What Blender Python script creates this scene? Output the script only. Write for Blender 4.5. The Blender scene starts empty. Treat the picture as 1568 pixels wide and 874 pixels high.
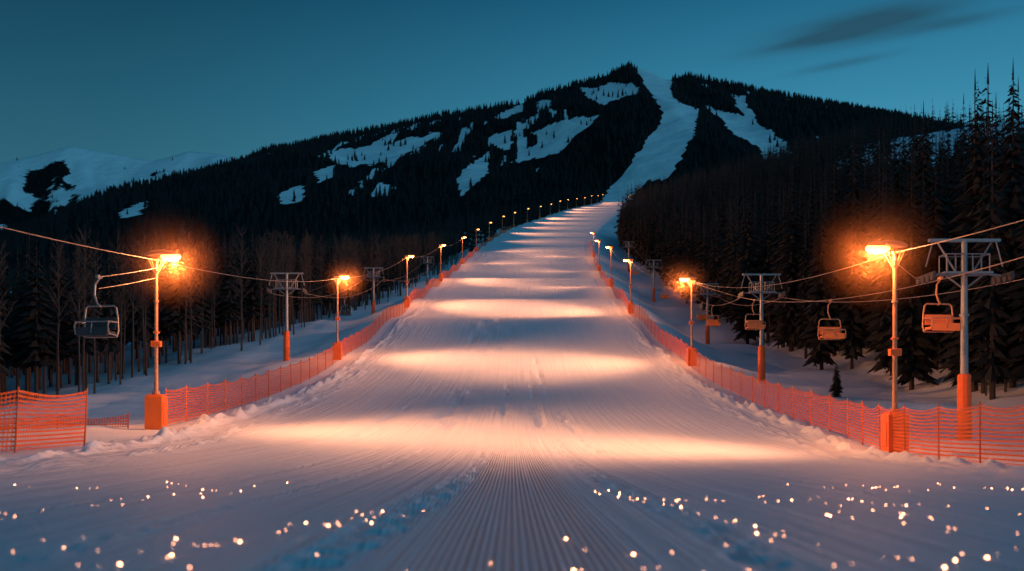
import bpy, math, random
import numpy as np
from mathutils import Vector
random.seed(7); rng=np.random.default_rng(11)
S=bpy.context.scene
CZ=0.75   # eye height above the flat run-out

# ------------------------------------------------------------------ helpers
def link(o,parent=None):
    S.collection.objects.link(o)
    if parent: o.parent=parent
    return o
def empty(name,loc=(0,0,0),rz=0):
    o=bpy.data.objects.new(name,None); o.location=loc; o.rotation_euler=(0,0,rz); o.empty_display_size=.3
    return link(o)
def mk_mesh(name,V,F,smooth=False):
    V=np.asarray(V,dtype=np.float32); F=np.asarray(F,dtype=np.int32)
    n=F.shape[1]; me=bpy.data.meshes.new(name)
    me.vertices.add(len(V)); me.vertices.foreach_set('co',V.ravel())
    me.loops.add(F.size); me.loops.foreach_set('vertex_index',F.ravel())
    me.polygons.add(len(F)); me.polygons.foreach_set('loop_start',np.arange(0,F.size,n,dtype=np.int32))
    me.polygons.foreach_set('loop_total',np.full(len(F),n,dtype=np.int32))
    me.polygons.foreach_set('use_smooth',np.full(len(F),smooth))
    me.update(calc_edges=True); me.validate()
    return me
def vnoise(x,y,seed=0):
    xi=np.floor(x).astype(np.int64); yi=np.floor(y).astype(np.int64)
    fx=x-xi; fy=y-yi; fx=fx*fx*(3-2*fx); fy=fy*fy*(3-2*fy)
    def h(a,b):
        n=(a*374761393+b*668265263+seed*974634777)&0x7fffffff
        n=((n^(n>>13))*1274126177)&0x7fffffff
        n=n^(n>>16)
        return (n&0xffff)/65535.0
    return (h(xi,yi)*(1-fx)+h(xi+1,yi)*fx)*(1-fy)+(h(xi,yi+1)*(1-fx)+h(xi+1,yi+1)*fx)*fy
def fbm(x,y,seed=0,o=4):
    s=0;a=.5
    for i in range(o):
        s=s+a*(vnoise(x,y,seed+i)-.5)*2; x=x*2.03; y=y*2.03; a*=.5
    return s
def ss(t):
    t=np.clip(t,0,1); return t*t*(3-2*t)

# ------------------------------------------------------------------ terrain functions
D=[-60,0,5,10,20,32,50,70,105,166,200,300,400,600,800,1200,3000]
Z=[-.75,-.75,-.75,-.8,-.82,-.68,1.1,4.1,11.4,23.8,31,54.5,79,129.5,179,215,300]
yy=np.arange(-100,3000,1.0)
zz=np.interp(yy,D,Z)
k=np.exp(-.5*(np.arange(-15,16)/5.0)**2); k/=k.sum()
zs=np.convolve(np.pad(zz,15,mode='edge'),k,'valid')
def prof(y): return np.interp(y,yy,zs)
cc=np.interp(yy,[0,70,105,200,300,400,600,800,1200],[0,0,.4,3,7.9,17.3,50,84,137])
kk=np.exp(-.5*(np.arange(-60,61)/25.0)**2); kk/=kk.sum()
cs_=np.convolve(np.pad(cc,60,mode='edge'),kk,'valid')
def cen(y): return np.interp(y,yy,cs_)
def hwid(y): return np.interp(y,[0,22,29,36,70,105,200,300,400,600,800],[10.2,10.6,11.0,12.0,12.2,12.4,14,15.5,17,16.5,10.5])
def height(x,y,detail=True):
    x=np.asarray(x,dtype=float); y=np.asarray(y,dtype=float)
    c=cen(y); lat=x-c; hw=hwid(y); z=prof(y)
    z=z+np.clip((y-50)/60,0,1)*.34*np.sin(y*2*np.pi/23+.9*np.sin(y*.031)+.35*fbm(lat/9,y/20,5,2))
    z=z-.018*lat*np.clip(1-(y-30)/40,0,1)*np.clip((y-12)/14,0,1)*(np.abs(lat)<60)
    uL=-lat-hw; uR=lat-hw
    dl=np.interp(y,[0,35,60,110,170,300,800],[.1,.25,.7,2.2,4.5,7,10])
    dr=np.interp(y,[0,30,65,112,200,400],[0.05,.1,1.2,3.5,3,2])
    z=z-dl*ss(uL/9)-np.minimum(.15*np.clip(uL-12,0,None),60)
    z=z-dr*ss(uR/8)+np.minimum(.3*np.clip(uR-14,0,None),45)
    out=ss((np.maximum(uL,uR)-.2)/3)
    z=z+out*(.5*fbm(x/6,y/8,3,3)+.16*fbm(x/1.7,y/2.2,8,2))
    if detail:
        al=np.abs(lat)
        fade=np.clip(1.6-y/90,0,1)*np.clip((y-8)/26,.45,1)
        b=np.exp(-((al-(hw-1.05+.25*fbm(y/5,y*0+lat*0,28,2)))/.5)**2)
        lump=vnoise(x/.36,y/.5,21)*.5+vnoise(x/.16,y/.22,22)*.5
        z=z+b*(.04+.6*lump**2)*fade
        b=np.exp(-((al-(hw-2.2))/.5)**2)
        z=z+b*.32*np.clip(vnoise(x/.3,y/.4,24)-.5,0,1)*fade
        # churned tracks either side of the groomer pass
        for cx,w,a,sd in (( -.62-.05*np.clip(16-y,0,12)-.05*np.sin(y*.6),.25,.10,31),(1.38+.02*np.clip(12-y,0,10)+.04*np.sin(y*.8),.2,.08,33),(-2.9+.02*y,.14,.05,35),(4.6-.04*y,.12,.045,37),(-4.8+.05*y,.12,.045,38)):
            m=np.exp(-((x-cx)/w)**4)*np.clip((38-y)/8,0,1)
            z=z+m*a*(np.minimum(vnoise(x/.13,y/.27,sd),.65)-.6+.4*(vnoise(x/.07,y/.1,sd+60)-.5))
        pz=np.exp(-((lat+2.6)/.8)**2)*ss((y-32)/8)*ss((60-y)/8)
        z=z-pz*.34*np.clip(vnoise(x/.45,y/1.6,41)-.35,0,1)
        pz=np.exp(-((lat+2.5)/2.2)**2)*ss((y-75)/10)*ss((110-y)/10)
        z=z-pz*.46*np.clip(vnoise(x/.7,y/2.6,43)-.45,0,1)
        for cx,ya,yb,sd in ((3.0-.02*y,24,90,45),(1.1+0*y,32,75,46),(-.3+0*y,40,70,47),(-5.5+.01*y,26,60,48)):
            pz=np.exp(-((lat-cx)/.2)**2)*ss((y-ya)/6)*ss((yb-y)/20)
            z=z-pz*.26*np.clip(vnoise(x/.35,y/1.1,sd)-.3,0,1)
        ins=ss((hw-al)/1.0)
        z=z+ins*.035*fbm(lat/1.3,y/14,51,3)+ins*.07*fbm(x/6,y/9,55,2)*np.clip(y/40,.2,1)
    return z+CZ
def H(x,y,detail=False): return float(height(np.array([x]),np.array([y]),detail)[0])

# ------------------------------------------------------------------ materials
def newmat(name):
    m=bpy.data.materials.new(name); m.use_nodes=True
    return m,m.node_tree.nodes,m.node_tree.links,m.node_tree.nodes['Principled BSDF']
def simple(name,col,rough=.6,metal=0,var=.25,scale=8,bump=0.0):
    m,N,L,P=newmat(name)
    tc=N.new('ShaderNodeTexCoord'); nz=N.new('ShaderNodeTexNoise'); nz.inputs['Scale'].default_value=scale; nz.inputs['Detail'].default_value=5
    L.new(tc.outputs['Object'],nz.inputs['Vector'])
    mx=N.new('ShaderNodeMix'); mx.data_type='RGBA'
    mx.inputs[6].default_value=(*[c*(1-var) for c in col],1); mx.inputs[7].default_value=(*[min(1,c*(1+var)) for c in col],1)
    L.new(nz.outputs['Fac'],mx.inputs[0]); L.new(mx.outputs[2],P.inputs['Base Color'])
    P.inputs['Roughness'].default_value=rough; P.inputs['Metallic'].default_value=metal
    if bump:
        b=N.new('ShaderNodeBump'); b.inputs['Strength'].default_value=.4; b.inputs['Distance'].default_value=bump
        L.new(nz.outputs['Fac'],b.inputs['Height']); L.new(b.outputs['Normal'],P.inputs['Normal'])
    return m
def math_(N,L,op,a,b=None,c=None):
    n=N.new('ShaderNodeMath'); n.operation=op
    for i,v in enumerate((a,b,c)):
        if v is None: continue
        if isinstance(v,(int,float)): n.inputs[i].default_value=v
        else: L.new(v,n.inputs[i])
    return n.outputs[0]

def snow_mat():
    m,N,L,P=newmat('snow')
    geo=N.new('ShaderNodeNewGeometry')
    at=N.new('ShaderNodeAttribute'); at.attribute_name='lat'
    ap=N.new('ShaderNodeAttribute'); ap.attribute_name='piste'
    sp=N.new('ShaderNodeSeparateXYZ'); L.new(geo.outputs['Position'],sp.inputs[0])
    lat=at.outputs['Fac']; pis=ap.outputs['Fac']
    # corduroy: fine comb ridges
    s1=math_(N,L,'SINE',math_(N,L,'MULTIPLY',lat,2*math.pi/.05))
    cb=N.new('ShaderNodeCombineXYZ'); L.new(math_(N,L,'MULTIPLY',lat,.55),cb.inputs[0]); L.new(math_(N,L,'MULTIPLY',sp.outputs[1],.035),cb.inputs[1])
    nm=N.new('ShaderNodeTexNoise'); nm.inputs['Scale'].default_value=1; nm.inputs['Detail'].default_value=3; L.new(cb.outputs[0],nm.inputs['Vector'])
    mr=N.new('ShaderNodeMapRange'); mr.inputs[1].default_value=.4; mr.inputs[2].default_value=.62; mr.inputs[3].default_value=.12; mr.inputs[4].default_value=.6; L.new(nm.outputs['Fac'],mr.inputs[0])
    # centre strip freshly combed, worn away further up the run
    al=math_(N,L,'ABSOLUTE',math_(N,L,'SUBTRACT',lat,.08))
    mc=N.new('ShaderNodeMapRange'); mc.inputs[1].default_value=.5; mc.inputs[2].default_value=.8; mc.inputs[3].default_value=2.6; mc.inputs[4].default_value=0; L.new(al,mc.inputs[0])
    wy=N.new('ShaderNodeMapRange'); wy.inputs[1].default_value=16; wy.inputs[2].default_value=36; wy.inputs[3].default_value=1; wy.inputs[4].default_value=.08; L.new(sp.outputs[1],wy.inputs[0])
    amp=math_(N,L,'MULTIPLY',math_(N,L,'MAXIMUM',mr.outputs[0],mc.outputs[0]),math_(N,L,'MULTIPLY',pis,wy.outputs[0]))
    comb=math_(N,L,'MULTIPLY',math_(N,L,'MULTIPLY',s1,amp),.006)
    # long streaks along the run
    cs=N.new('ShaderNodeCombineXYZ'); L.new(math_(N,L,'MULTIPLY',lat,5.0),cs.inputs[0]); L.new(math_(N,L,'MULTIPLY',sp.outputs[1],.05),cs.inputs[1])
    ns=N.new('ShaderNodeTexNoise'); ns.inputs['Scale'].default_value=1; ns.inputs['Detail'].default_value=6; ns.inputs['Roughness'].default_value=.65; L.new(cs.outputs[0],ns.inputs['Vector'])
    st=math_(N,L,'MULTIPLY',math_(N,L,'MULTIPLY',ns.outputs['Fac'],pis),.11)
    n1=N.new('ShaderNodeTexNoise'); n1.inputs['Scale'].default_value=9; n1.inputs['Detail'].default_value=8; L.new(geo.outputs['Position'],n1.inputs['Vector'])
    n2=N.new('ShaderNodeTexNoise'); n2.inputs['Scale'].default_value=70; n2.inputs['Detail'].default_value=3; L.new(geo.outputs['Position'],n2.inputs['Vector'])
    hh=math_(N,L,'ADD',math_(N,L,'ADD',comb,st),math_(N,L,'ADD',math_(N,L,'MULTIPLY',n1.outputs['Fac'],.022),math_(N,L,'MULTIPLY',n2.outputs['Fac'],.005)))
    b=N.new('ShaderNodeBump'); b.inputs['Strength'].default_value=1; b.inputs['Distance'].default_value=1; L.new(hh,b.inputs['Height']); L.new(b.outputs['Normal'],P.inputs['Normal'])
    mx=N.new('ShaderNodeMix'); mx.data_type='RGBA'; mx.inputs[6].default_value=(.68,.74,.83,1); mx.inputs[7].default_value=(.87,.90,.94,1)
    L.new(ns.outputs['Fac'],mx.inputs[0]); L.new(mx.outputs[2],P.inputs['Base Color'])
    P.inputs['Roughness'].default_value=.55; P.inputs['Specular IOR Level'].default_value=.25
    return m
M_snow=snow_mat()
M_orange=simple('orange_paint',(.85,.15,.012),.45,0,.12,5,.004)
M_pad=simple('orange_padding',(.72,.12,.02),.7,0,.2,4,.01)
M_steel=simple('galvanised_steel',(.24,.25,.26),.45,.5,.2,10,.002)
M_pole=simple('painted_pole',(.50,.22,.10),.45,.1,.2,6)
M_house=simple('lamp_housing_paint',(.20,.11,.07),.5,.2,.2,6)
M_dark=simple('dark_metal',(.05,.05,.055),.5,.3,.2,8)
M_cable=simple('steel_cable',(.30,.22,.18),.5,.4,.1,20)
M_post=simple('fence_post',(.65,.11,.02),.5,0,.2,6)
M_bark=simple('pine_bark',(.04,.03,.025),.9,0,.4,3,.02)
M_needle=simple('pine_needles',(.008,.0105,.010),.9,0,.45,.35)
M_needle_far=simple('far_needles',(.008,.0085,.009),.95,0,.4,.02)
M_bare=simple('bare_bark',(.055,.041,.035),.9,0,.5,.9)
M_seat=simple('orange_seat',(.95,.20,.02),.45,0,.1,5)
def emis(name,col,st,sampling=None):
    m,N,L,P=newmat(name)
    P.inputs['Base Color'].default_value=(.8,.8,.8,1)
    P.inputs['Emission Color'].default_value=(*col,1); P.inputs['Emission Strength'].default_value=st
    if sampling: m.cycles.emission_sampling=sampling
    return m
M_lens=emis('lamp_lens',(1,.34,.055),8.0,'NONE')
M_glint=emis('glint_glow',(1,.38,.18),45,'NONE')  # own glow stands in for lamplight glinting off the snow
def net_mat():
    m,N,L,P=newmat('orange_net')
    P.inputs['Base Color'].default_value=(.95,.16,.025,1); P.inputs['Roughness'].default_value=.6
    uv=N.new('ShaderNodeUVMap'); uv.uv_map='UVMap'; sp=N.new('ShaderNodeSeparateXYZ'); L.new(uv.outputs[0],sp.inputs[0])
    a=math_(N,L,'COSINE',math_(N,L,'MULTIPLY',sp.outputs[0],2*math.pi/.09))
    b=math_(N,L,'COSINE',math_(N,L,'MULTIPLY',sp.outputs[1],2*math.pi/.10))
    k1=math_(N,L,'GREATER_THAN',a,.70); k2=math_(N,L,'GREATER_THAN',b,.25)
    k=math_(N,L,'MAXIMUM',k1,k2)
    tr=N.new('ShaderNodeBsdfTransparent'); tl=N.new('ShaderNodeBsdfTranslucent'); tl.inputs[0].default_value=(.95,.16,.025,1)
    mm=N.new('ShaderNodeMixShader'); mm.inputs[0].default_value=.45; L.new(P.outputs[0],mm.inputs[1]); L.new(tl.outputs[0],mm.inputs[2])
    mx=N.new('ShaderNodeMixShader'); L.new(k,mx.inputs[0]); L.new(tr.outputs[0],mx.inputs[1]); L.new(mm.outputs[0],mx.inputs[2])
    L.new(mx.outputs[0],N['Material Output'].inputs['Surface'])
    return m
M_net=net_mat()
MR=2.1
def halo_mat():
    # scatter ball added to give the lamp a halo, denser towards the head
    m=bpy.data.materials.new('lamp_halo'); m.use_nodes=True; N=m.node_tree.nodes; L=m.node_tree.links
    N.remove(N['Principled BSDF'])
    v=N.new('ShaderNodeVolumeScatter'); v.inputs['Color'].default_value=(1,.50,.22,1); v.inputs['Anisotropy'].default_value=0
    tc=N.new('ShaderNodeTexCoord'); s=N.new('ShaderNodeVectorMath'); s.operation='DISTANCE'; s.inputs[1].default_value=(.5,0,5.95); L.new(tc.outputs['Object'],s.inputs[0])
    mr=N.new('ShaderNodeMapRange'); mr.inputs[1].default_value=0; mr.inputs[2].default_value=MR; mr.inputs[3].default_value=1; mr.inputs[4].default_value=0; L.new(s.outputs['Value'],mr.inputs[0])
    L.new(math_(N,L,'MULTIPLY',math_(N,L,'POWER',mr.outputs[0],2.5),.20),v.inputs['Density'])
    L.new(v.outputs[0],N['Material Output'].inputs['Volume']); return m
M_halo=halo_mat()

# ------------------------------------------------------------------ ground sheet
ys=np.concatenate([np.arange(-40,3,.6),3*np.exp(np.arange(0,math.log(30/3.),.0075)),30*np.exp(np.arange(0,math.log(1200/30.),.0115))])
inner=np.concatenate([np.arange(0,3.5,.035),np.arange(3.5,13.6,.07)])
o=[13.6]; s=.1
while o[-1]<1600: o.append(o[-1]+s); s*=1.045
xpos=np.concatenate([inner,o]); xs=np.concatenate([-xpos[:0:-1],xpos])
X,Y=np.meshgrid(xs,ys); Zg=height(X,Y)
V=np.stack([X.ravel(),Y.ravel(),Zg.ravel()],1)
nx=len(xs); ny=len(ys); idx=np.arange(nx*ny).reshape(ny,nx)
F=np.stack([idx[:-1,:-1].ravel(),idx[:-1,1:].ravel(),idx[1:,1:].ravel(),idx[1:,:-1].ravel()],1)
me=mk_mesh('snow_ground',V,F,True)
lat=(X-cen(Y)).ravel().astype(np.float32)
a=me.attributes.new('lat','FLOAT','POINT'); a.data.foreach_set('value',lat)
pis=ss((hwid(Y).ravel()-1.3-np.abs(lat))/.6).astype(np.float32)
a=me.attributes.new('piste','FLOAT','POINT'); a.data.foreach_set('value',pis)
me.materials.append(M_snow); link(bpy.data.objects.new('snow_ground',me))

# ------------------------------------------------------------------ mountains
def B(px,py): return ((px-784)/1524.,(650-py)/1524.)   # image pixels to bearing / elevation tangents from the camera
def pip(u,v,poly):
    r=np.zeros(u.shape,bool); n=len(poly)
    for i in range(n):
        x1,y1=poly[i]; x2,y2=poly[(i+1)%n]
        c=((y1>v)!=(y2>v))&(u<(x2-x1)*(v-y1)/(y2-y1+1e-12)+x1)
        r^=c
    return r
sil=[(-700,460),(-400,420),(-150,400),(0,386),(50,370),(100,354),(150,336),(200,312),(230,296),(290,276),(345,260),(420,232),(520,209),(600,194),(660,180),(740,166),(800,158),(830,143),(880,130),(930,115),(960,101),(985,106),(1003,113),(1015,120),(1026,122),(1045,116),(1080,121),(1150,137),(1250,156),(1320,168),(1390,184),(1568,214),(1800,260),(2300,380)]
YR=2500.
sx=np.array([B(*p)[0]*YR for p in sil]); sz=np.array([B(*p)[1]*YR for p in sil])+CZ
Y0=950.
def mheight(x,y):
    t=(y-Y0)/(YR-Y0)
    S_=np.interp(x,sx,sz)
    zb=150.-70*ss((-x-500)/400)
    tt=np.clip(t,0,1)
    z=zb+(S_-zb)*(tt**1.02)
    env=np.sin(np.pi*np.clip(tt,0,1))
    rid=1-np.abs(fbm(x/330+ y/900,y/1500,61,3))*2
    z=z+env*np.clip((S_-450)/250,.12,1)*(55*(rid-.6)+14*fbm(x/90,y/120,66,3))
    z=z-np.clip(t-1,0,None)*520
    return z
polys=[
 [(973,103),(1003,108),(1028,119),(1031,145),(1052,164),(1072,167),(1062,205),(1047,240),(1024,272),(990,276),(968,302),(966,330),(915,330),(922,300),(942,280),(972,240),(995,208),(1015,178),(1002,150),(984,125)],
 [(1078,162),(1130,174),(1160,190),(1192,210),(1216,235),(1200,250),(1176,248),(1162,226),(1132,210),(1106,186)],
 [(500,232),(560,226),(610,216),(678,201),(640,224),(600,244),(548,256),(515,250)],
 [(818,204),(850,188),(880,180),(920,174),(897,199),(855,230),(815,244),(780,250),(822,220)],
 [(888,134),(925,129),(965,126),(980,140),(945,152),(925,160),(903,152)],
 [(753,181),(802,157),(800,169),(772,182)],
 [(706,262),(750,232),(748,260),(735,276),(706,298),(698,276)],
 [(482,262),(512,252),(512,272),(488,281)],
 [(426,299),(464,282),(462,306),(430,312)],
 [(1120,142),(1140,150),(1150,168),(1165,195),(1150,188),(1130,165)],
 [(755,206),(787,198),(782,230),(758,226)],
 [(180,326),(228,309),(217,328),(186,336)],
]
polys=[[B(*p) for p in q] for q in polys]
def msnow(x,y,z):
    wob=.0040
    u=x/y+wob*fbm(x/28,y/90,71,3); v=(z-CZ)/y+wob*fbm(x/24,y/70,74,3)
    m=np.zeros(x.shape,bool)
    for q in polys: m|=pip(u,v,q)
    # narrow glades cut down the fall line, in clusters
    g=(fbm(x/17,y/190,101,3)>.24)&(fbm(x/240,y/240,105,2)>.06)&(v>.2)&(y>1350)&(y<2380)&(x<900)
    return m|g
xs2=np.arange(-2700,2500,6.); ys2=np.arange(Y0,2900,11.)
X,Y=np.meshgrid(xs2,ys2); Zm=mheight(X,Y)
idx=np.arange(X.size).reshape(X.shape)
F=np.stack([idx[:-1,:-1].ravel(),idx[:-1,1:].ravel(),idx[1:,1:].ravel(),idx[1:,:-1].ravel()],1)
me=mk_mesh('mountain',np.stack([X.ravel(),Y.ravel(),Zm.ravel()],1),F,True)
sn=msnow(X,Y,Zm).astype(np.float32).ravel()
a=me.attributes.new('snow','FLOAT','POINT'); a.data.foreach_set('value',sn)
def mount_mat(name):
    m,N,L,P=newmat(name)
    geo=N.new('ShaderNodeNewGeometry')
    nz=N.new('ShaderNodeTexNoise'); nz.inputs['Scale'].default_value=.05; nz.inputs['Detail'].default_value=6; L.new(geo.outputs['Position'],nz.inputs['Vector'])
    at=N.new('ShaderNodeAttribute'); at.attribute_name='snow'
    f=math_(N,L,'ADD',at.outputs['Fac'],math_(N,L,'MULTIPLY',math_(N,L,'SUBTRACT',nz.outputs['Fac'],.5),.9))
    mr=N.new('ShaderNodeMapRange'); mr.inputs[1].default_value=.45; mr.inputs[2].default_value=.58; L.new(f,mr.inputs[0])
    mx=N.new('ShaderNodeMix'); mx.data_type='RGBA'; mx.inputs[6].default_value=(.010,.010,.011,1); mx.inputs[7].default_value=(.88,.92,.95,1)
    L.new(mr.outputs[0],mx.inputs[0]); L.new(mx.outputs[2],P.inputs['Base Color']); P.inputs['Roughness'].default_value=.9; P.inputs['Specular IOR Level'].default_value=.05
    n3=N.new('ShaderNodeTexNoise'); n3.inputs['Scale'].default_value=.02; n3.inputs['Detail'].default_value=8; L.new(geo.outputs['Position'],n3.inputs['Vector'])
    b=N.new('ShaderNodeBump'); b.inputs['Distance'].default_value=14; b.inputs['Strength'].default_value=.7; L.new(n3.outputs['Fac'],b.inputs['Height']); L.new(b.outputs['Normal'],P.inputs['Normal'])
    return m
M_mount=mount_mat('mountain_forest_floor_and_snow'); me.materials.append(M_mount)
link(bpy.data.objects.new('mountain',me))

# distant snowy hills
YH=4600.; YB=2960.
fs=[(-900,330),(-500,300),(-200,262),(-60,252),(0,249),(60,236),(110,223),(165,233),(235,246),(265,238),(290,230),(345,237),(420,262),(600,330),(800,400)]
hx=np.array([B(*p)[0]*YH for p in fs]); hz=np.array([B(*p)[1]*YH for p in fs])
def hheight(X,Y):
    t=(Y-YB)/(YH-YB); SH=np.interp(X,hx,hz)
    return CZ+350+(SH-350)*np.clip(t,0,1)-np.clip(t-1,0,None)*900+np.sin(np.pi*np.clip(t,0,1))*(170*(1-2*np.abs(fbm(X/420+Y/1000,Y/1300,81,5)))-90)
def hsn(X,Y):
    t=(Y-YB)/(YH-YB); return fbm(X/210+Y/400,Y/330,91,5)+.29+.2*(t-.5)
xs3=np.arange(-5200,300,14.); ys3=np.arange(YB,5200,24.)
X,Y=np.meshgrid(xs3,ys3); Zh=hheight(X,Y)
ih=np.arange(X.size).reshape(X.shape)
me=mk_mesh('snowy_hills',np.stack([X.ravel(),Y.ravel(),Zh.ravel()],1),np.stack([ih[:-1,:-1].ravel(),ih[:-1,1:].ravel(),ih[1:,1:].ravel(),ih[1:,:-1].ravel()],1),True)
sn=np.clip(.5+4*hsn(X,Y),0,1).ravel().astype(np.float32)
a=me.attributes.new('snow','FLOAT','POINT'); a.data.foreach_set('value',sn)
me.materials.append(M_mount); link(bpy.data.objects.new('snowy_hills',me))

# ------------------------------------------------------------------ trees
def prism(p0,p1,r0,r1,n):
    p0=np.array(p0,float);p1=np.array(p1,float);d=p1-p0;d/=np.linalg.norm(d)+1e-9
    a=np.cross(d,[0,0,1.] if abs(d[2])<.9 else [1.,0,0]);a/=np.linalg.norm(a);b=np.cross(d,a)
    th=np.arange(n)*2*np.pi/n
    ring=np.cos(th)[:,None]*a+np.sin(th)[:,None]*b
    V=np.concatenate([p0+ring*r0,p1+ring*r1])
    F=[]
    for i in range(n):
        j=(i+1)%n; F+= [(i,j,n+j),(i,n+j,n+i)]
    return V,np.array(F)
class Acc:
    def __init__(s): s.V=[];s.F=[];s.n=0;s.m=[]
    def add(s,V,F,m=0):
        V=np.asarray(V,float);F=np.asarray(F,int)
        s.V.append(V);s.F.append(F+s.n);s.n+=len(V);s.m+= [m]*len(F)
    def get(s): return np.concatenate(s.V),np.concatenate(s.F),np.array(s.m)
def conifer(seed,levels,nb,R=.17,tri=4,z0=.1):
    r_=random.Random(seed); A=Acc()
    V,F=prism((0,0,-.03),(0,0,1.0),.012,.001,5); A.add(V,F,1)
    lean=(r_.uniform(-.01,.01),r_.uniform(-.01,.01))
    for k in range(levels):
        t=k/(levels-1); z=z0+(.985-z0)*t**.92
        rr=R*(1-t)**.8*(1-.25*(t<.12))+.006
        n=max(4,int(nb*(1-.45*t)))
        off=r_.random()*6.28
        for i in range(n):
            if r_.random()<.10: continue
            an=off+i*6.283/n+r_.uniform(-.25,.25); r=rr*r_.uniform(.62,1.2); zb=z+r_.uniform(-.012,.012)
            dx,dy=math.cos(an),math.sin(an); px_,py_=-dy,dx
            def P(f,s,dz): return (dx*r*f+px_*s*r+lean[0]*t,dy*r*f+py_*s*r+lean[1]*t,zb+dz*r)
            Vv=[P(0,0,.22),P(.5,.24,-.22),P(1,0,-.38+r_.uniform(-.1,.15)),P(.5,-.24,-.22),P(.5,0,.04)]
            Ff=[(0,1,4),(0,4,3),(1,2,4),(4,2,3)]
            A.add(Vv,Ff,0)
            if tri>4:
                for sgn in (1,-1):
                    for f0 in (.3,.6,.82):
                        w=.34*(1.1-f0)+.06
                        A.add([P(f0-.1,0,.05-.35*f0),P(f0+.12,sgn*w,-.16-.3*f0),P(f0+.08,0,-.02-.38*f0)],[(0,1,2)],0)
    V,F=prism((0,0,.97),(0,0,1.04),.004,.0005,3); A.add(V,F,0)
    return A.get()
def baretree(seed):
    r_=random.Random(seed); A=Acc()
    pts=[(0,0,-.03)]; x=y=0
    for i in range(1,7):
        x+=r_.uniform(-.008,.008); y+=r_.uniform(-.008,.008); pts.append((x,y,i/6))
    for i in range(6):
        V,F=prism(pts[i],pts[i+1],.0085*(1-i/6.3),.0085*(1-(i+1)/6.3),5); A.add(V,F)
    for b in range(34):
        t=r_.uniform(.4,.97); q=t*6; i=min(5,int(q)); f=q-i
        p=np.array(pts[i])*(1-f)+np.array(pts[i+1])*f
        an=r_.uniform(0,6.28); ln=.13*(1.2-t)*r_.uniform(.6,1.3)+.02
        d=np.array([math.cos(an)*.6,math.sin(an)*.6,r_.uniform(.6,1.3)]); e=p+d*ln
        V,F=prism(p,e,.0026,.0008,3); A.add(V,F)
        for w in range(5):
            g=r_.uniform(.3,1); q0=p*(1-g)+e*g; a2=an+r_.uniform(-1.2,1.2); l2=ln*r_.uniform(.3,.6)
            d2=np.array([math.cos(a2)*.7,math.sin(a2)*.7,r_.uniform(.4,1.2)]); V,F=prism(q0,q0+d2*l2,.0012,.0005,3); A.add(V,F)
    return A.get()
def scatter(name,templates,P,Hs,mats,wf=1.0):
    Vs=[];Fs=[];Ms=[];n=0
    for i,(p,h) in enumerate(zip(P,Hs)):
        if h<3: continue
        V,F,m=templates[rng.integers(len(templates))]
        a=rng.uniform(0,6.28);c,s=math.cos(a),math.sin(a); w=h*wf*rng.uniform(.85,1.2)
        W=np.empty_like(V); W[:,0]=(V[:,0]*c-V[:,1]*s)*w+p[0]; W[:,1]=(V[:,0]*s+V[:,1]*c)*w+p[1]; W[:,2]=V[:,2]*h+p[2]
        Vs.append(W);Fs.append(F+n);Ms.append(m);n+=len(V)
    me=mk_mesh(name,np.concatenate(Vs),np.concatenate(Fs))
    for m in mats: me.materials.append(m)
    me.polygons.foreach_set('material_index',np.concatenate(Ms).astype(np.int32)); me.update()
    return link(bpy.data.objects.new(name,me))
T_mid=[conifer(s,22,10,.118+.012*(s%3)) for s in range(5)]
T_tall=[conifer(s+40,17,10,.14,4,.26) for s in range(4)]
T_far=[conifer(s+20,8,6,.15) for s in range(4)]
T_tiny=[]
for s in range(4):
    r_=random.Random(s+90); A=Acc()
    for (z0,z1,rr) in ((0.0,.55,.2),(.28,.8,.15),(.58,1.02,.09)):
        n=5; o=r_.random()*6
        ring=[(rr*math.cos(o+i*1.2566)*r_.uniform(.7,1.2),rr*math.sin(o+i*1.2566)*r_.uniform(.7,1.2),z0+r_.uniform(-.03,.03)) for i in range(n)]
        A.add(ring+[(0,0,z1)],[(i,(i+1)%n,n) for i in range(n)])
    T_tiny.append(A.get())
T_bare=[baretree(s) for s in range(6)]

def place(n,y0,y1,u0,u1,side,minu=None):
    y=rng.uniform(y0,y1,n)
    u=u0+(u1-u0)*rng.random(n)**1.2
    if minu is not None: u=u+minu(y)
    x=cen(y)+side*(hwid(y)+u)
    z=height(x,y,False); return np.stack([x,y,z],1)
edgeR=lambda y: np.interp(y,[40,60,100,250,420,1000],[15,15,14,12,7,5])
edgeL=lambda y: np.interp(y,[20,45,60,100,250,420,1000],[22,17,13.5,12,11,9,5])
P=place(1500,46,360,0,55,1,edgeR); hs=rng.uniform(10.5,16,len(P))+rng.random(len(P))**5*4.5
scatter('pine_forest',T_mid,P,hs,[M_needle,M_bark])
P=np.concatenate([place(1500,360,1080,0,120,1,edgeR),place(1700,500,1190,100,420,1,edgeR)]); scatter('pine_forest',T_far,P,rng.uniform(11,19,len(P)),[M_needle_far,M_bark])
# younger, lower stand on the left: canopy stays below the ridge behind it
def capL(P,a,b,el):
    return np.minimum(rng.uniform(a,b,len(P)),P[:,1]*el-(P[:,2]-CZ)+rng.uniform(-.9,.5,len(P)))
P=place(1700,42,360,3,62,-1,edgeL)
scatter('pine_forest',T_tall,P,capL(P,9.5,13,.195),[M_needle,M_bare])
P=place(230,44,330,0,7,-1,edgeL)
scatter('bare_tree_stand',T_bare,P,capL(P,9,12.5,.195),[M_bare])
P=place(22,50,110,0,4,1,edgeR); scatter('bare_tree_stand',T_bare,P,rng.uniform(6,10,len(P)),[M_bare])
P=place(1900,360,1080,0,300,-1,edgeL); scatter('pine_forest',T_far,P,rng.uniform(11,16,len(P)),[M_needle_far,M_bark])
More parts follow.
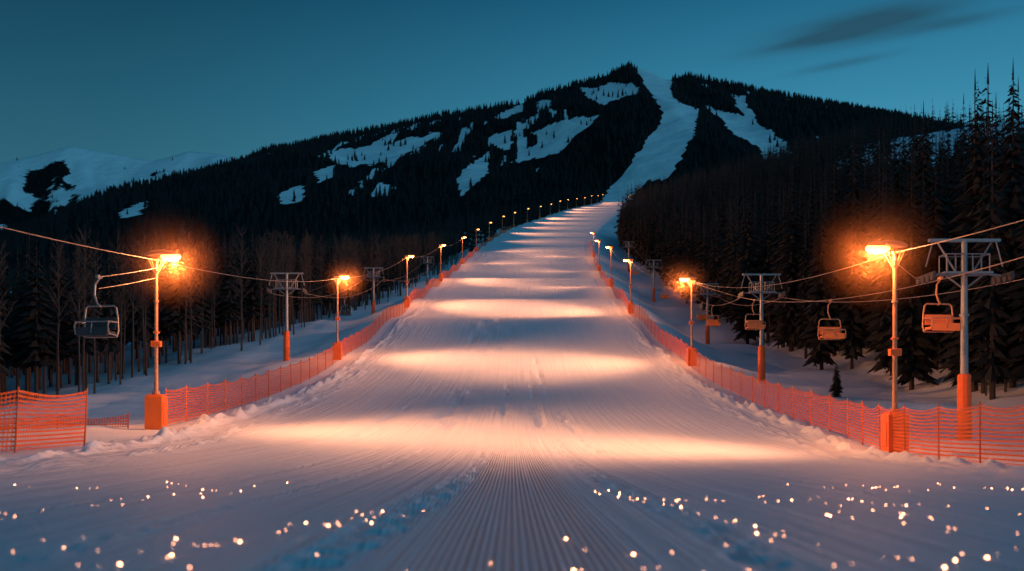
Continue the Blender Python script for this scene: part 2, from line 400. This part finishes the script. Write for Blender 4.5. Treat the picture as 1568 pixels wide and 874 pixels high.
# mountain trees
n=44000
x=rng.uniform(-2300,1900,n); y=rng.uniform(1000,2540,n)
vis=(np.abs(x/y)<.62); x=x[vis];y=y[vis]; z=mheight(x,y)
isn=msnow(x,y,z)|msnow(x,y,z+7)
for q in polys: isn|=pip(x/y,(z-CZ+13)/y,q)
ok=~isn|(rng.random(len(x))<.045)
ok&=~(isn&pip(x/y,(z-CZ+8)/y,polys[0]))
x,y,z=x[ok],y[ok],z[ok]
scatter('mountain_forest',T_tiny,np.stack([x,y,z-1],1),rng.uniform(9,19,len(x)),[M_needle_far])
# few trees and groves on the far hills
n=2600
x=rng.uniform(-3600,-900,n); y=rng.uniform(3050,4600,n)
ok=(hsn(x,y)<-.04)|(rng.random(n)<.02)
scatter('hill_forest',T_tiny,np.stack([x,y,hheight(x,y)-1],1)[ok],rng.uniform(14,24,int(ok.sum())),[M_needle_far])

# individual near pines
def tmesh(name,t):
    V,F,m=t; me=mk_mesh(name,V,F); me.materials.append(M_needle); me.materials.append(M_bark)
    me.polygons.foreach_set('material_index',m.astype(np.int32)); return me
big=[tmesh('pine_mesh',conifer(s+70,32,13,.135,6,.08)) for s in range(3)]
for i,(x,y,h) in enumerate([(27.9,60,18.8),(29.2,58,18.6),(31,75,18.8),(32.2,60,16.5),(26.5,66,15.5),(27.5,72,15),(25.5,82,15),(20.2,62,2.3),(28.5,88,17.5),(27,96,17.6),(35,72,17.6),(26.5,112,18.2),(30.5,64,16.6),(29.8,70,15.8),(33.5,80,18),(31.5,92,18.5),(36,98,18),(34,84,18.6)]):
    o=bpy.data.objects.new('pine_tree',big[i%3]); o.location=(x,y,H(x,y)-.1); o.scale=(h*.95,h*.95,h) if h>5 else (h*1.6,h*1.6,h); o.rotation_euler=(0,0,i*1.3); link(o)

# ------------------------------------------------------------------ hard-surface builder
def cyl(p0,p1,r0,r1=None,n=12,cap=True):
    r1=r0 if r1 is None else r1
    V,F=prism(p0,p1,r0,r1,n); V=list(map(tuple,V)); F=[tuple(f) for f in F]
    if cap:
        V+= [tuple(p0),tuple(p1)]
        for i in range(n):
            j=(i+1)%n; F.append((j,i,2*n)); F.append((n+i,n+j,2*n+1))
    return V,F
def box(c,s):
    x,y,z=c;a,b,d=[q/2 for q in s]
    V=[(x+i*a,y+j*b,z+k*d) for i in(-1,1) for j in(-1,1) for k in(-1,1)]
    Q=[(0,1,3,2),(4,6,7,5),(0,4,5,1),(2,3,7,6),(0,2,6,4),(1,5,7,3)]
    return V,[t for q in Q for t in((q[0],q[1],q[2]),(q[0],q[2],q[3]))]
def ellipsoid(c,s,nu=20,nv=10,zcut=-1):
    V=[];F=[]
    for j in range(nv+1):
        ph=-math.pi/2+math.pi*j/nv
        for i in range(nu):
            th=2*math.pi*i/nu; V.append((c[0]+s[0]*math.cos(ph)*math.cos(th),c[1]+s[1]*math.cos(ph)*math.sin(th),c[2]+s[2]*max(zcut,math.sin(ph))))
    for j in range(nv):
        for i in range(nu):
            k=(i+1)%nu; F+=[(j*nu+i,j*nu+k,(j+1)*nu+k),(j*nu+i,(j+1)*nu+k,(j+1)*nu+i)]
    return V,F
def tube(pts,r,n=8):
    A=Acc()
    for a,b in zip(pts[:-1],pts[1:]): A.add(*cyl(a,b,r,n=n))
    V,F,_=A.get(); return V,F
CACHE={}
def part(name,key,shapes,mat,parent,bevel=0,smooth=False):
    if key not in CACHE:
        A=Acc()
        for V,F in shapes: A.add(V,F)
        V,F,_=A.get(); me=mk_mesh(key,V,F,smooth); me.materials.append(mat)
        CACHE[key]=me
    o=bpy.data.objects.new(name,CACHE[key]); link(o,parent)
    if bevel:
        b=o.modifiers.new('bevel','BEVEL'); b.width=bevel; b.segments=2; b.limit_method='ANGLE'
    return o
# ------------------------------------------------------------------ lamps
LC=(1.0,.365,.16)
FL={}
def flood(power):
    # wide floodlight: non-physical smoothed falloff flattens hot pools near the lamp
    if power in FL: return FL[power]
    l=bpy.data.lights.new('flood','SPOT'); l.energy=power; l.color=LC; l.spot_size=math.radians(116); l.spot_blend=1; l.shadow_soft_size=.15
    l.use_nodes=True; n=l.node_tree; em=n.nodes['Emission']; lf=n.nodes.new('ShaderNodeLightFalloff'); lf.inputs['Strength'].default_value=1; lf.inputs['Smooth'].default_value=150
    n.links.new(lf.outputs['Quadratic'],em.inputs['Strength']); FL[power]=l; return l
def lamp(x,y,side,halo=False,power=9000):
    e=empty('street_lamp',(x,y,H(x,y)),0 if side<0 else math.pi)
    part('base','lamp_base',[box((0,0,.40),(.60,.60,1.50)),box((0,0,1.17),(.50,.50,.06)),box((.31,0,.55),(.03,.36,.7))],M_orange,e,.025)
    part('pole','lamp_pole',[cyl((0,0,1.15),(0,0,5.72),.075,.055),cyl((0,0,1.2),(0,0,1.32),.13),cyl((0,0,4.4),(0,0,4.46),.09)],M_pole,e)
    part('junction_box','lamp_jb',[box((0,0,2.95),(.34,.2,.2)),box((.0,.0,3.35),(.20,.14,.05))],M_orange,e,.015)
    arc=[(0,0,5.70),(.02,0,5.83),(.09,0,5.95),(.22,0,6.03)]
    cage=[tube(arc,.045)]
    for s in(-1,1):
        cage+= [cyl((0,0,5.30),(-.22,s*.16,5.88),.018,n=6),cyl((0,0,5.30),(.26,s*.16,5.88),.018,n=6),cyl((-.22,s*.16,5.88),(.26,s*.16,5.88),.018,n=6)]
    cage+= [cyl((-.22,-.16,5.88),(-.22,.16,5.88),.018,n=6),cyl((.26,-.16,5.88),(.26,.16,5.88),.018,n=6),cyl((-.1,-.05,5.6),(.1,.05,5.6),.02,n=6)]
    part('neck_bracket','lamp_neck',cage,M_pole,e)
    part('housing','lamp_housing',[ellipsoid((.22,0,6.04),(.60,.25,.17),24,12,-.15)],M_house,e,0,True)
    part('lens','lamp_lens',[ellipsoid((.50,0,5.975),(.36,.20,.15),20,10)],M_lens,e,0,True)
    o=bpy.data.objects.new('flood',flood(power)); o.location=(.5,0,5.78); o.rotation_euler=Vector((.965,0,-.26)).to_track_quat('-Z','Y').to_euler(); link(o,e)
    if y<260:
        l=bpy.data.lights.new('spill','POINT'); l.energy=1250; l.color=(1,.31,.10); l.shadow_soft_size=.15
        o=bpy.data.objects.new('spill',l); o.location=(.62,0,5.76); link(o,e)
    if halo:
        o=part('lamp_halo','halo',[ellipsoid((.5,0,5.95),(MR,MR,MR),32,20)],M_halo,e,0,True)  # added ball, there only for the glow round the head
lampsL=[34.5,72,117,166,218,262,310,355,400,440,480,520,560,600,640,680,720,760,795]
lampsR=[29,69,112,150,195,240]
LP={}
for d in lampsL:
    x=float(cen(d)-hwid(d))-.55
    if d>310: x=float(cen(d)-hwid(d))-.2
    LP[-d]=x; lamp(x,d,-1,d<80,39000 if d<250 else 65000)
for d in lampsR:
    x=float(cen(d)+hwid(d))+.15; LP[d]=x; lamp(x,d,1,d<80,39000)
for d in (730,800): lamp(float(cen(d)+hwid(d))+1.5,d,1,False,20000)

# ------------------------------------------------------------------ fences
def fence(pts,hgt=1.35,lean=.03,first_lean=0):
    e=empty('safety_fence',(pts[0][0],pts[0][1],H(*pts[0])))
    ox,oy,oz=e.location
    A=Acc(); R=Acc(); NV=[];NF=[];UV=[]; s=0
    tops=[]
    for i,(x,y) in enumerate(pts):
        z=H(x,y); l=(random.uniform(-lean,lean)+first_lean)*hgt
        A.add(*cyl((x-ox,y-oy,z-oz-.35),(x-ox+l,y-oy,z-oz+hgt+.06),.024,.02,n=7)); tops.append((x,y,z,l))
    for (x0,y0,z0,l0),(x1,y1,z1,l1) in zip(tops[:-1],tops[1:]):
        L_=math.hypot(x1-x0,y1-y0); n=8; base=len(NV); sag=random.uniform(.05,.16); prev=None
        for i in range(n+1):
            f=i/n; sg=math.sin(math.pi*f); l=l0*(1-f)+l1*f
            x=x0+(x1-x0)*f-ox; y=y0+(y1-y0)*f-oy; z=z0+(z1-z0)*f-oz
            for j in range(4):
                g=j/3; zz_=z+.06+(hgt-.08-sag*sg*g)*g; bow=.04*math.sin(g*3.14)*sg
                NV.append((x+l*g+bow,y,zz_)); UV.append((s+L_*f,g*(hgt-.1)))
            top=(x+l,y,z+.06+hgt-.08-sag*sg)
            if prev: R.add(*cyl(prev,top,.014,n=5,cap=False))
            prev=top
        for i in range(n):
            for j in range(3):
                a=base+i*4+j; NF.append((a,a+4,a+5,a+1))
        s+=L_
    V,F,_=A.get(); me=mk_mesh('posts',V,F); me.materials.append(M_post); link(bpy.data.objects.new('posts',me),e)
    V,F,_=R.get(); me=mk_mesh('top_rope',V,F); me.materials.append(M_post); link(bpy.data.objects.new('top_rope',me),e)
    me=mk_mesh('net',NV,NF,True); uvl=me.uv_layers.new(name='UVMap')
    fl=np.array([UV[i] for f in NF for i in f],dtype=np.float32); uvl.data.foreach_set('uv',fl.ravel())
    me.materials.append(M_net); link(bpy.data.objects.new('net',me),e)
def run(side,ds,off=.45):
    return [(float(cen(d)+side*(hwid(d)+off)),float(d)) for d in ds]
dl=[35.2]
while dl[-1]<390: dl.append(dl[-1]+max(2.6,dl[-1]*.022))
fence(run(-1,dl,.35))
dr=[17.5]
while dr[-1]<300: dr.append(dr[-1]+max(2.5,dr[-1]*.022))
fence(run(1,dr,-.05),1.38)
fence([(-14.5,19.6),(-12.6,20.6),(-11.05,22.1),(-10.75,25.0)],1.42,.02,.06)
fence([(-18.5,33.),(-15.8,34.6),(-13.5,35.0)],.5,.02)

# ------------------------------------------------------------------ chairlift towers
def tower(x,y,h,s=1.0,rz=0):
    e=empty('chairlift_tower',(x,y,H(x,y)),rz); t=h; k=('%.1f'%h)
    part('padding','tw_pad'+k,[cyl((0,0,-.3),(0,0,h*.33),.25,.23,n=10),cyl((0,0,h*.33),(0,0,h*.33+.03),.2,n=10)],M_pad,e,.015)
    part('pole','tw_pole'+k,[cyl((0,0,h*.33),(0,0,t),.14,.10,n=14),cyl((0,0,t*.62),(0,0,t*.62+.08),.17,n=14)],M_steel,e)
    fr=[box((0,0,t-.03),(2.5,.16,.10)),box((0,.0,t-1.2),(1.7,.75,.06))]
    for sx_ in(-1,1):
        fr+= [cyl((sx_*.3,0,t-1.15),(sx_*.95,0,t-.09),.035,n=6),cyl((sx_*.75,-.3,t-1.15),(sx_*.75,-.3,t-.55),.022,n=6),cyl((sx_*.75,.3,t-1.15),(sx_*.75,.3,t-.55),.022,n=6),
              cyl((sx_*.75,-.3,t-.55),(sx_*.75,.3,t-.55),.022,n=6),cyl((sx_*.78,0,t-1.2),(sx_*1.35,0,t-1.28),.045,n=6),cyl((0,0,t-1.75),(sx_*.7,0,t-1.22),.035,n=6),
              cyl((sx_*1.12,0,t-.09),(sx_*1.35,0,t-.95),.025,n=6)]
    for yy_ in(-.3,.3):
        fr+= [cyl((-.75,yy_,t-.55),(.75,yy_,t-.55),.022,n=6)]
        fr+= [cyl((q,yy_,t-1.15),(q,yy_,t-.55),.016,n=5) for q in(-.45,-.15,.15,.45)]
    part('crossarm_and_platform','tw_fr'+k,fr,M_steel,e)
    wh=[]
    for sx_ in(-1,1):
        wh+= [box((sx_*1.35,0,t-1.28),(.07,1.5,.12))]
        for q in(-.6,-.2,.2,.6): wh+= [cyl((sx_*1.35-.05,q,t-1.38),(sx_*1.35+.05,q,t-1.38),.15,n=14)]
    part('sheave_wheels','tw_wh'+k,wh,M_dark,e)
    g=e.location
    return [(g[0]-1.35*math.cos(rz),g[1],g[2]+t-1.54),(g[0]+1.35*math.cos(rz),g[1],g[2]+t-1.54)]
TR=[tower(15.9,35,7.1),tower(16.4,65.4,7.1),tower(22,112,6.9),tower(23.5,165,6.9),tower(27,230,6.9)]
TL=[tower(-17.2,76,6.7),tower(-18.5,133,6.7),tower(-17,200,6.7)]
def cable(pts,sag=.02,r=.018,name='lift_cable'):
    A=Acc()
    for a,b in zip(pts[:-1],pts[1:]):
        a=np.array(a);b=np.array(b);L_=np.linalg.norm(b-a); n=14;pr=a
        for i in range(1,n+1):
            f=i/n;p=a*(1-f)+b*f; p[2]-=4*f*(1-f)*sag*L_; A.add(*cyl(pr,p,r,n=6,cap=False));pr=p
    V,F,_=A.get(); me=mk_mesh(name,V,F,True); me.materials.append(M_cable); return link(bpy.data.objects.new(name,me))
for sd in(0,1):
    p=[(TR[0][sd][0]-.5+(1.5 if sd else 1.2),2.0,TR[0][sd][2]-.1+ .9)]+[t[sd] for t in TR]
    cable(p,.015)
    cable([t[sd] for t in TL],.02)
def ltop(sgn,d): 
    x=LP[sgn*d]; return (x,d,H(x,d)+5.86)
cable([(-13.0,4,CZ+4.1)]+[ltop(-1,d) for d in lampsL[:5]],.012,.016,'power_line')
cable([(13.2,8,CZ+5.0),ltop(1,29),ltop(1,69),ltop(1,112),ltop(1,150)],.018,.014,'power_line')
a=ltop(1,29); cable([(a[0],29,a[2]-.25),TR[0][0]],.01,.014,'power_line')
a=ltop(1,69); cable([(a[0],69,a[2]-.1),TR[1][0]],.01,.014,'power_line')
a=ltop(-1,72); cable([(a[0],72,a[2]-.1),TL[0][1]],.01,.016,'power_line')

# ------------------------------------------------------------------ chairs
def chair(x,y,z,rz=0,seatmat=None,key='a'):
    e=empty('chairlift_chair',(x,y,z),rz); seatmat=seatmat or M_seat
    fr=[tube([(0,0,.06),(.0,0,-.06),(-.12,0,-.22),(-.14,0,-.55),(-.06,0,-.78),(0,0,-.86)],.032),cyl((0,-.12,0),(0,.12,0),.05,n=8)]
    w=.52
    loop=[(-w*.8,.12,-.86),(-w*.95,.12,-.93),(-w*1.03,.13,-1.2),(-w*1.05,.15,-1.62),(-w*.98,.12,-1.8),(w*.98,.12,-1.8),(w*1.05,.15,-1.62),(w*1.03,.13,-1.2),(w*.95,.12,-.93),(w*.8,.12,-.86),(-w*.8,.12,-.86)]
    fr+=[tube(loop,.028),cyl((0,0,-.86),(0,.12,-.88),.03)]
    for s in(-1,1):
        fr+=[tube([(s*w*1.03,.12,-1.36),(s*w*1.03,-.35,-1.38),(s*w*1.03,-.42,-1.5),(s*w*1.03,-.36,-1.74),(s*w*1.03,.1,-1.76)],.024,6)]
    fr+=[cyl((-w*1.03,-.38,-1.38),(w*1.03,-.38,-1.38),.024,n=6),cyl((0,-.38,-1.38),(0,-.42,-1.72),.015,n=6)]
    part('frame','ch_frame'+key,fr,M_pole if key=='a' else M_steel,e)
    part('seat','ch_seat'+key,[box((0,-.12,-1.70),(w*1.9,.46,.08)),box((0,-.36,-1.68),(w*1.9,.05,.26))],seatmat,e,.02)
    part('backrest','ch_back'+key,[box((0,.12,-1.40),(w*1.85,.06,.36))],seatmat,e,.02)
def on(p,q,y,sag=.015):
    f=(y-p[1])/(q[1]-p[1]); L_=math.dist(p,q); return (p[0]+(q[0]-p[0])*f,y,p[2]+(q[2]-p[2])*f-4*f*(1-f)*sag*L_-.02)
chair(14.45,33.6,TR[0][0][2]-.02,.15)
chair(*on(TR[0][0],TR[1][0],46),.1)
chair(*on(TR[0][0],TR[1][0],61.5),.1)
chair(*on(TR[1][0],TR[2][0],88),.1); chair(*on(TR[2][0],TR[3][0],140),.1); chair(*on(TR[1][0],TR[2][0],101),.1); chair(*on(TR[3][0],TR[4][0],190),.1)
chair(*on(TL[0][1],TL[1][1],98,.02),0,M_dark,'b')
lx,ly,lz=ltop(-1,34.5)
chair(-12.45,30,CZ+4.45,-.15,M_dark,'b')
cable([(-12.45,30,CZ+4.45),(lx,ly,lz-.28)],.005,.015,'support_cable'); cable([(-12.45,30,CZ+4.1),(lx,ly,lz-.62)],.005,.015,'support_cable')

# ------------------------------------------------------------------ painted glints: tiny self-lit octahedra laid on the snow
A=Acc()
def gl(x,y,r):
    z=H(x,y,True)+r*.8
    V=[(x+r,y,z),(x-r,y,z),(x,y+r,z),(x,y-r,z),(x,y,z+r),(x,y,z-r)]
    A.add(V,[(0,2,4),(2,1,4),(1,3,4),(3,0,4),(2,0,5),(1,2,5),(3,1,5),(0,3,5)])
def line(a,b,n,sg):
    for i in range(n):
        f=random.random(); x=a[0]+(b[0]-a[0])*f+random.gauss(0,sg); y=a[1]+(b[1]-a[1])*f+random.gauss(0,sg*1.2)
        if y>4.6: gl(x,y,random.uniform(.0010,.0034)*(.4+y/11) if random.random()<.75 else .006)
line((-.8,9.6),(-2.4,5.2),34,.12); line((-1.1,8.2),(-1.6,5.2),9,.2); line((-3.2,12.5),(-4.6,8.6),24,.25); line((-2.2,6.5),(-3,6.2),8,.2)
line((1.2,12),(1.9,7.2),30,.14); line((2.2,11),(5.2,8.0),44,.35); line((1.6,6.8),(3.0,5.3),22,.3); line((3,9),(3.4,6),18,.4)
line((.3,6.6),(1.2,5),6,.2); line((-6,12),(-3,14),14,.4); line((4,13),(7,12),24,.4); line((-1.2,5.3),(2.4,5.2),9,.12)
V,F,_=A.get(); me=mk_mesh('glow_glints',V,F); me.materials.append(M_glint); link(bpy.data.objects.new('glow_glints',me))

# ------------------------------------------------------------------ sky
w=bpy.data.worlds.new('World'); S.world=w; w.use_nodes=True; N=w.node_tree.nodes; L=w.node_tree.links
bg=N['Background']; tc=N.new('ShaderNodeTexCoord'); sp=N.new('ShaderNodeSeparateXYZ'); L.new(tc.outputs['Generated'],sp.inputs[0])
rp=N.new('ShaderNodeValToRGB'); cr=rp.color_ramp
st=[(0.0,(.10,.36,.49)),(.20,(.075,.31,.44)),(.30,(.034,.205,.33)),(.42,(.005,.080,.165)),(.7,(.004,.062,.135)),(1,(.004,.055,.125))]
cr.elements[0].position=st[0][0];cr.elements[0].color=(*st[0][1],1);cr.elements[1].position=1;cr.elements[1].color=(*st[-1][1],1)
for p,c in st[1:-1]:
    e_=cr.elements.new(p); e_.color=(*c,1)
L.new(sp.outputs[2],rp.inputs[0])
mr=N.new('ShaderNodeMapRange'); mr.inputs[1].default_value=-.48; mr.inputs[2].default_value=.35; mr.inputs[3].default_value=.45; mr.inputs[4].default_value=1.15; mr.interpolation_type='SMOOTHSTEP'; L.new(sp.outputs[0],mr.inputs[0])
mm=N.new('ShaderNodeVectorMath'); mm.operation='SCALE'; L.new(rp.outputs[0],mm.inputs[0]); L.new(mr.outputs[0],mm.inputs['Scale'])
# cloud wisps
def M2(op,a,b=None,c=None): return math_(N,L,op,a,b,c)
ysafe=M2('MAXIMUM',sp.outputs[1],.05)
u=M2('DIVIDE',sp.outputs[0],ysafe); v=M2('DIVIDE',sp.outputs[2],ysafe)
front=M2('GREATER_THAN',sp.outputs[1],.1)
cb=N.new('ShaderNodeCombineXYZ')
vr=M2('SUBTRACT',v,M2('MULTIPLY',u,.20))
L.new(M2('MULTIPLY',u,5.),cb.inputs[0]); L.new(M2('MULTIPLY',vr,42.),cb.inputs[1])
nz=N.new('ShaderNodeTexNoise'); nz.inputs['Scale'].default_value=1; nz.inputs['Detail'].default_value=6; nz.inputs['Roughness'].default_value=.55; L.new(cb.outputs[0],nz.inputs['Vector'])
def streak(u0,v0,wu,wv,am):
    du=M2('DIVIDE',M2('SUBTRACT',u,u0),wu); dv=M2('DIVIDE',M2('SUBTRACT',M2('SUBTRACT',v,v0),M2('MULTIPLY',M2('SUBTRACT',u,u0),.20)),wv)
    r=M2('ADD',M2('MULTIPLY',du,du),M2('MULTIPLY',dv,dv))
    return M2('MULTIPLY',M2('POWER',2.718,M2('MULTIPLY',r,-1.)),am)
tot=M2('ADD',M2('ADD',streak(.352,.402,.08,.014,1.5),streak(.45,.405,.06,.006,.6)),M2('ADD',streak(.30,.385,.06,.005,.6),streak(.33,.362,.05,.004,.5)))
fac=M2('MULTIPLY',M2('MULTIPLY',tot,M2('MULTIPLY',nz.outputs['Fac'],1.6)),front)
fc=N.new('ShaderNodeClamp'); fc.inputs[2].default_value=.85; L.new(fac,fc.inputs[0])
mx=N.new('ShaderNodeMix'); mx.data_type='RGBA'; L.new(fc.outputs[0],mx.inputs[0]); L.new(mm.outputs[0],mx.inputs[6]); mx.inputs[7].default_value=(.020,.070,.11,1)
L.new(mx.outputs[2],bg.inputs[0]); bg.inputs[1].default_value=1.0
sky_fill=bpy.data.lights.new('sky_fill','SUN'); sky_fill.energy=.30; sky_fill.angle=math.radians(25); sky_fill.color=(.25,.70,1)  # added soft cyan fill lamp, lifts the mountain snow at dusk
so=bpy.data.objects.new('sky_fill',sky_fill); so.rotation_euler=Vector((-.60,.62,-.42)).to_track_quat('-Z','Y').to_euler(); link(so)

# ------------------------------------------------------------------ camera
cam=bpy.data.cameras.new('camera'); co=bpy.data.objects.new('camera',cam); link(co)
co.location=(0,0,CZ); co.rotation_euler=(math.radians(90),0,0)
cam.lens=35; cam.sensor_width=36; cam.shift_y=213/1568; cam.clip_end=12000; cam.clip_start=.05
cam.dof.use_dof=True; cam.dof.focus_distance=45; cam.dof.aperture_fstop=.9
S.camera=co
S.view_settings.view_transform='Standard'; S.view_settings.look='None'; S.view_settings.exposure=0
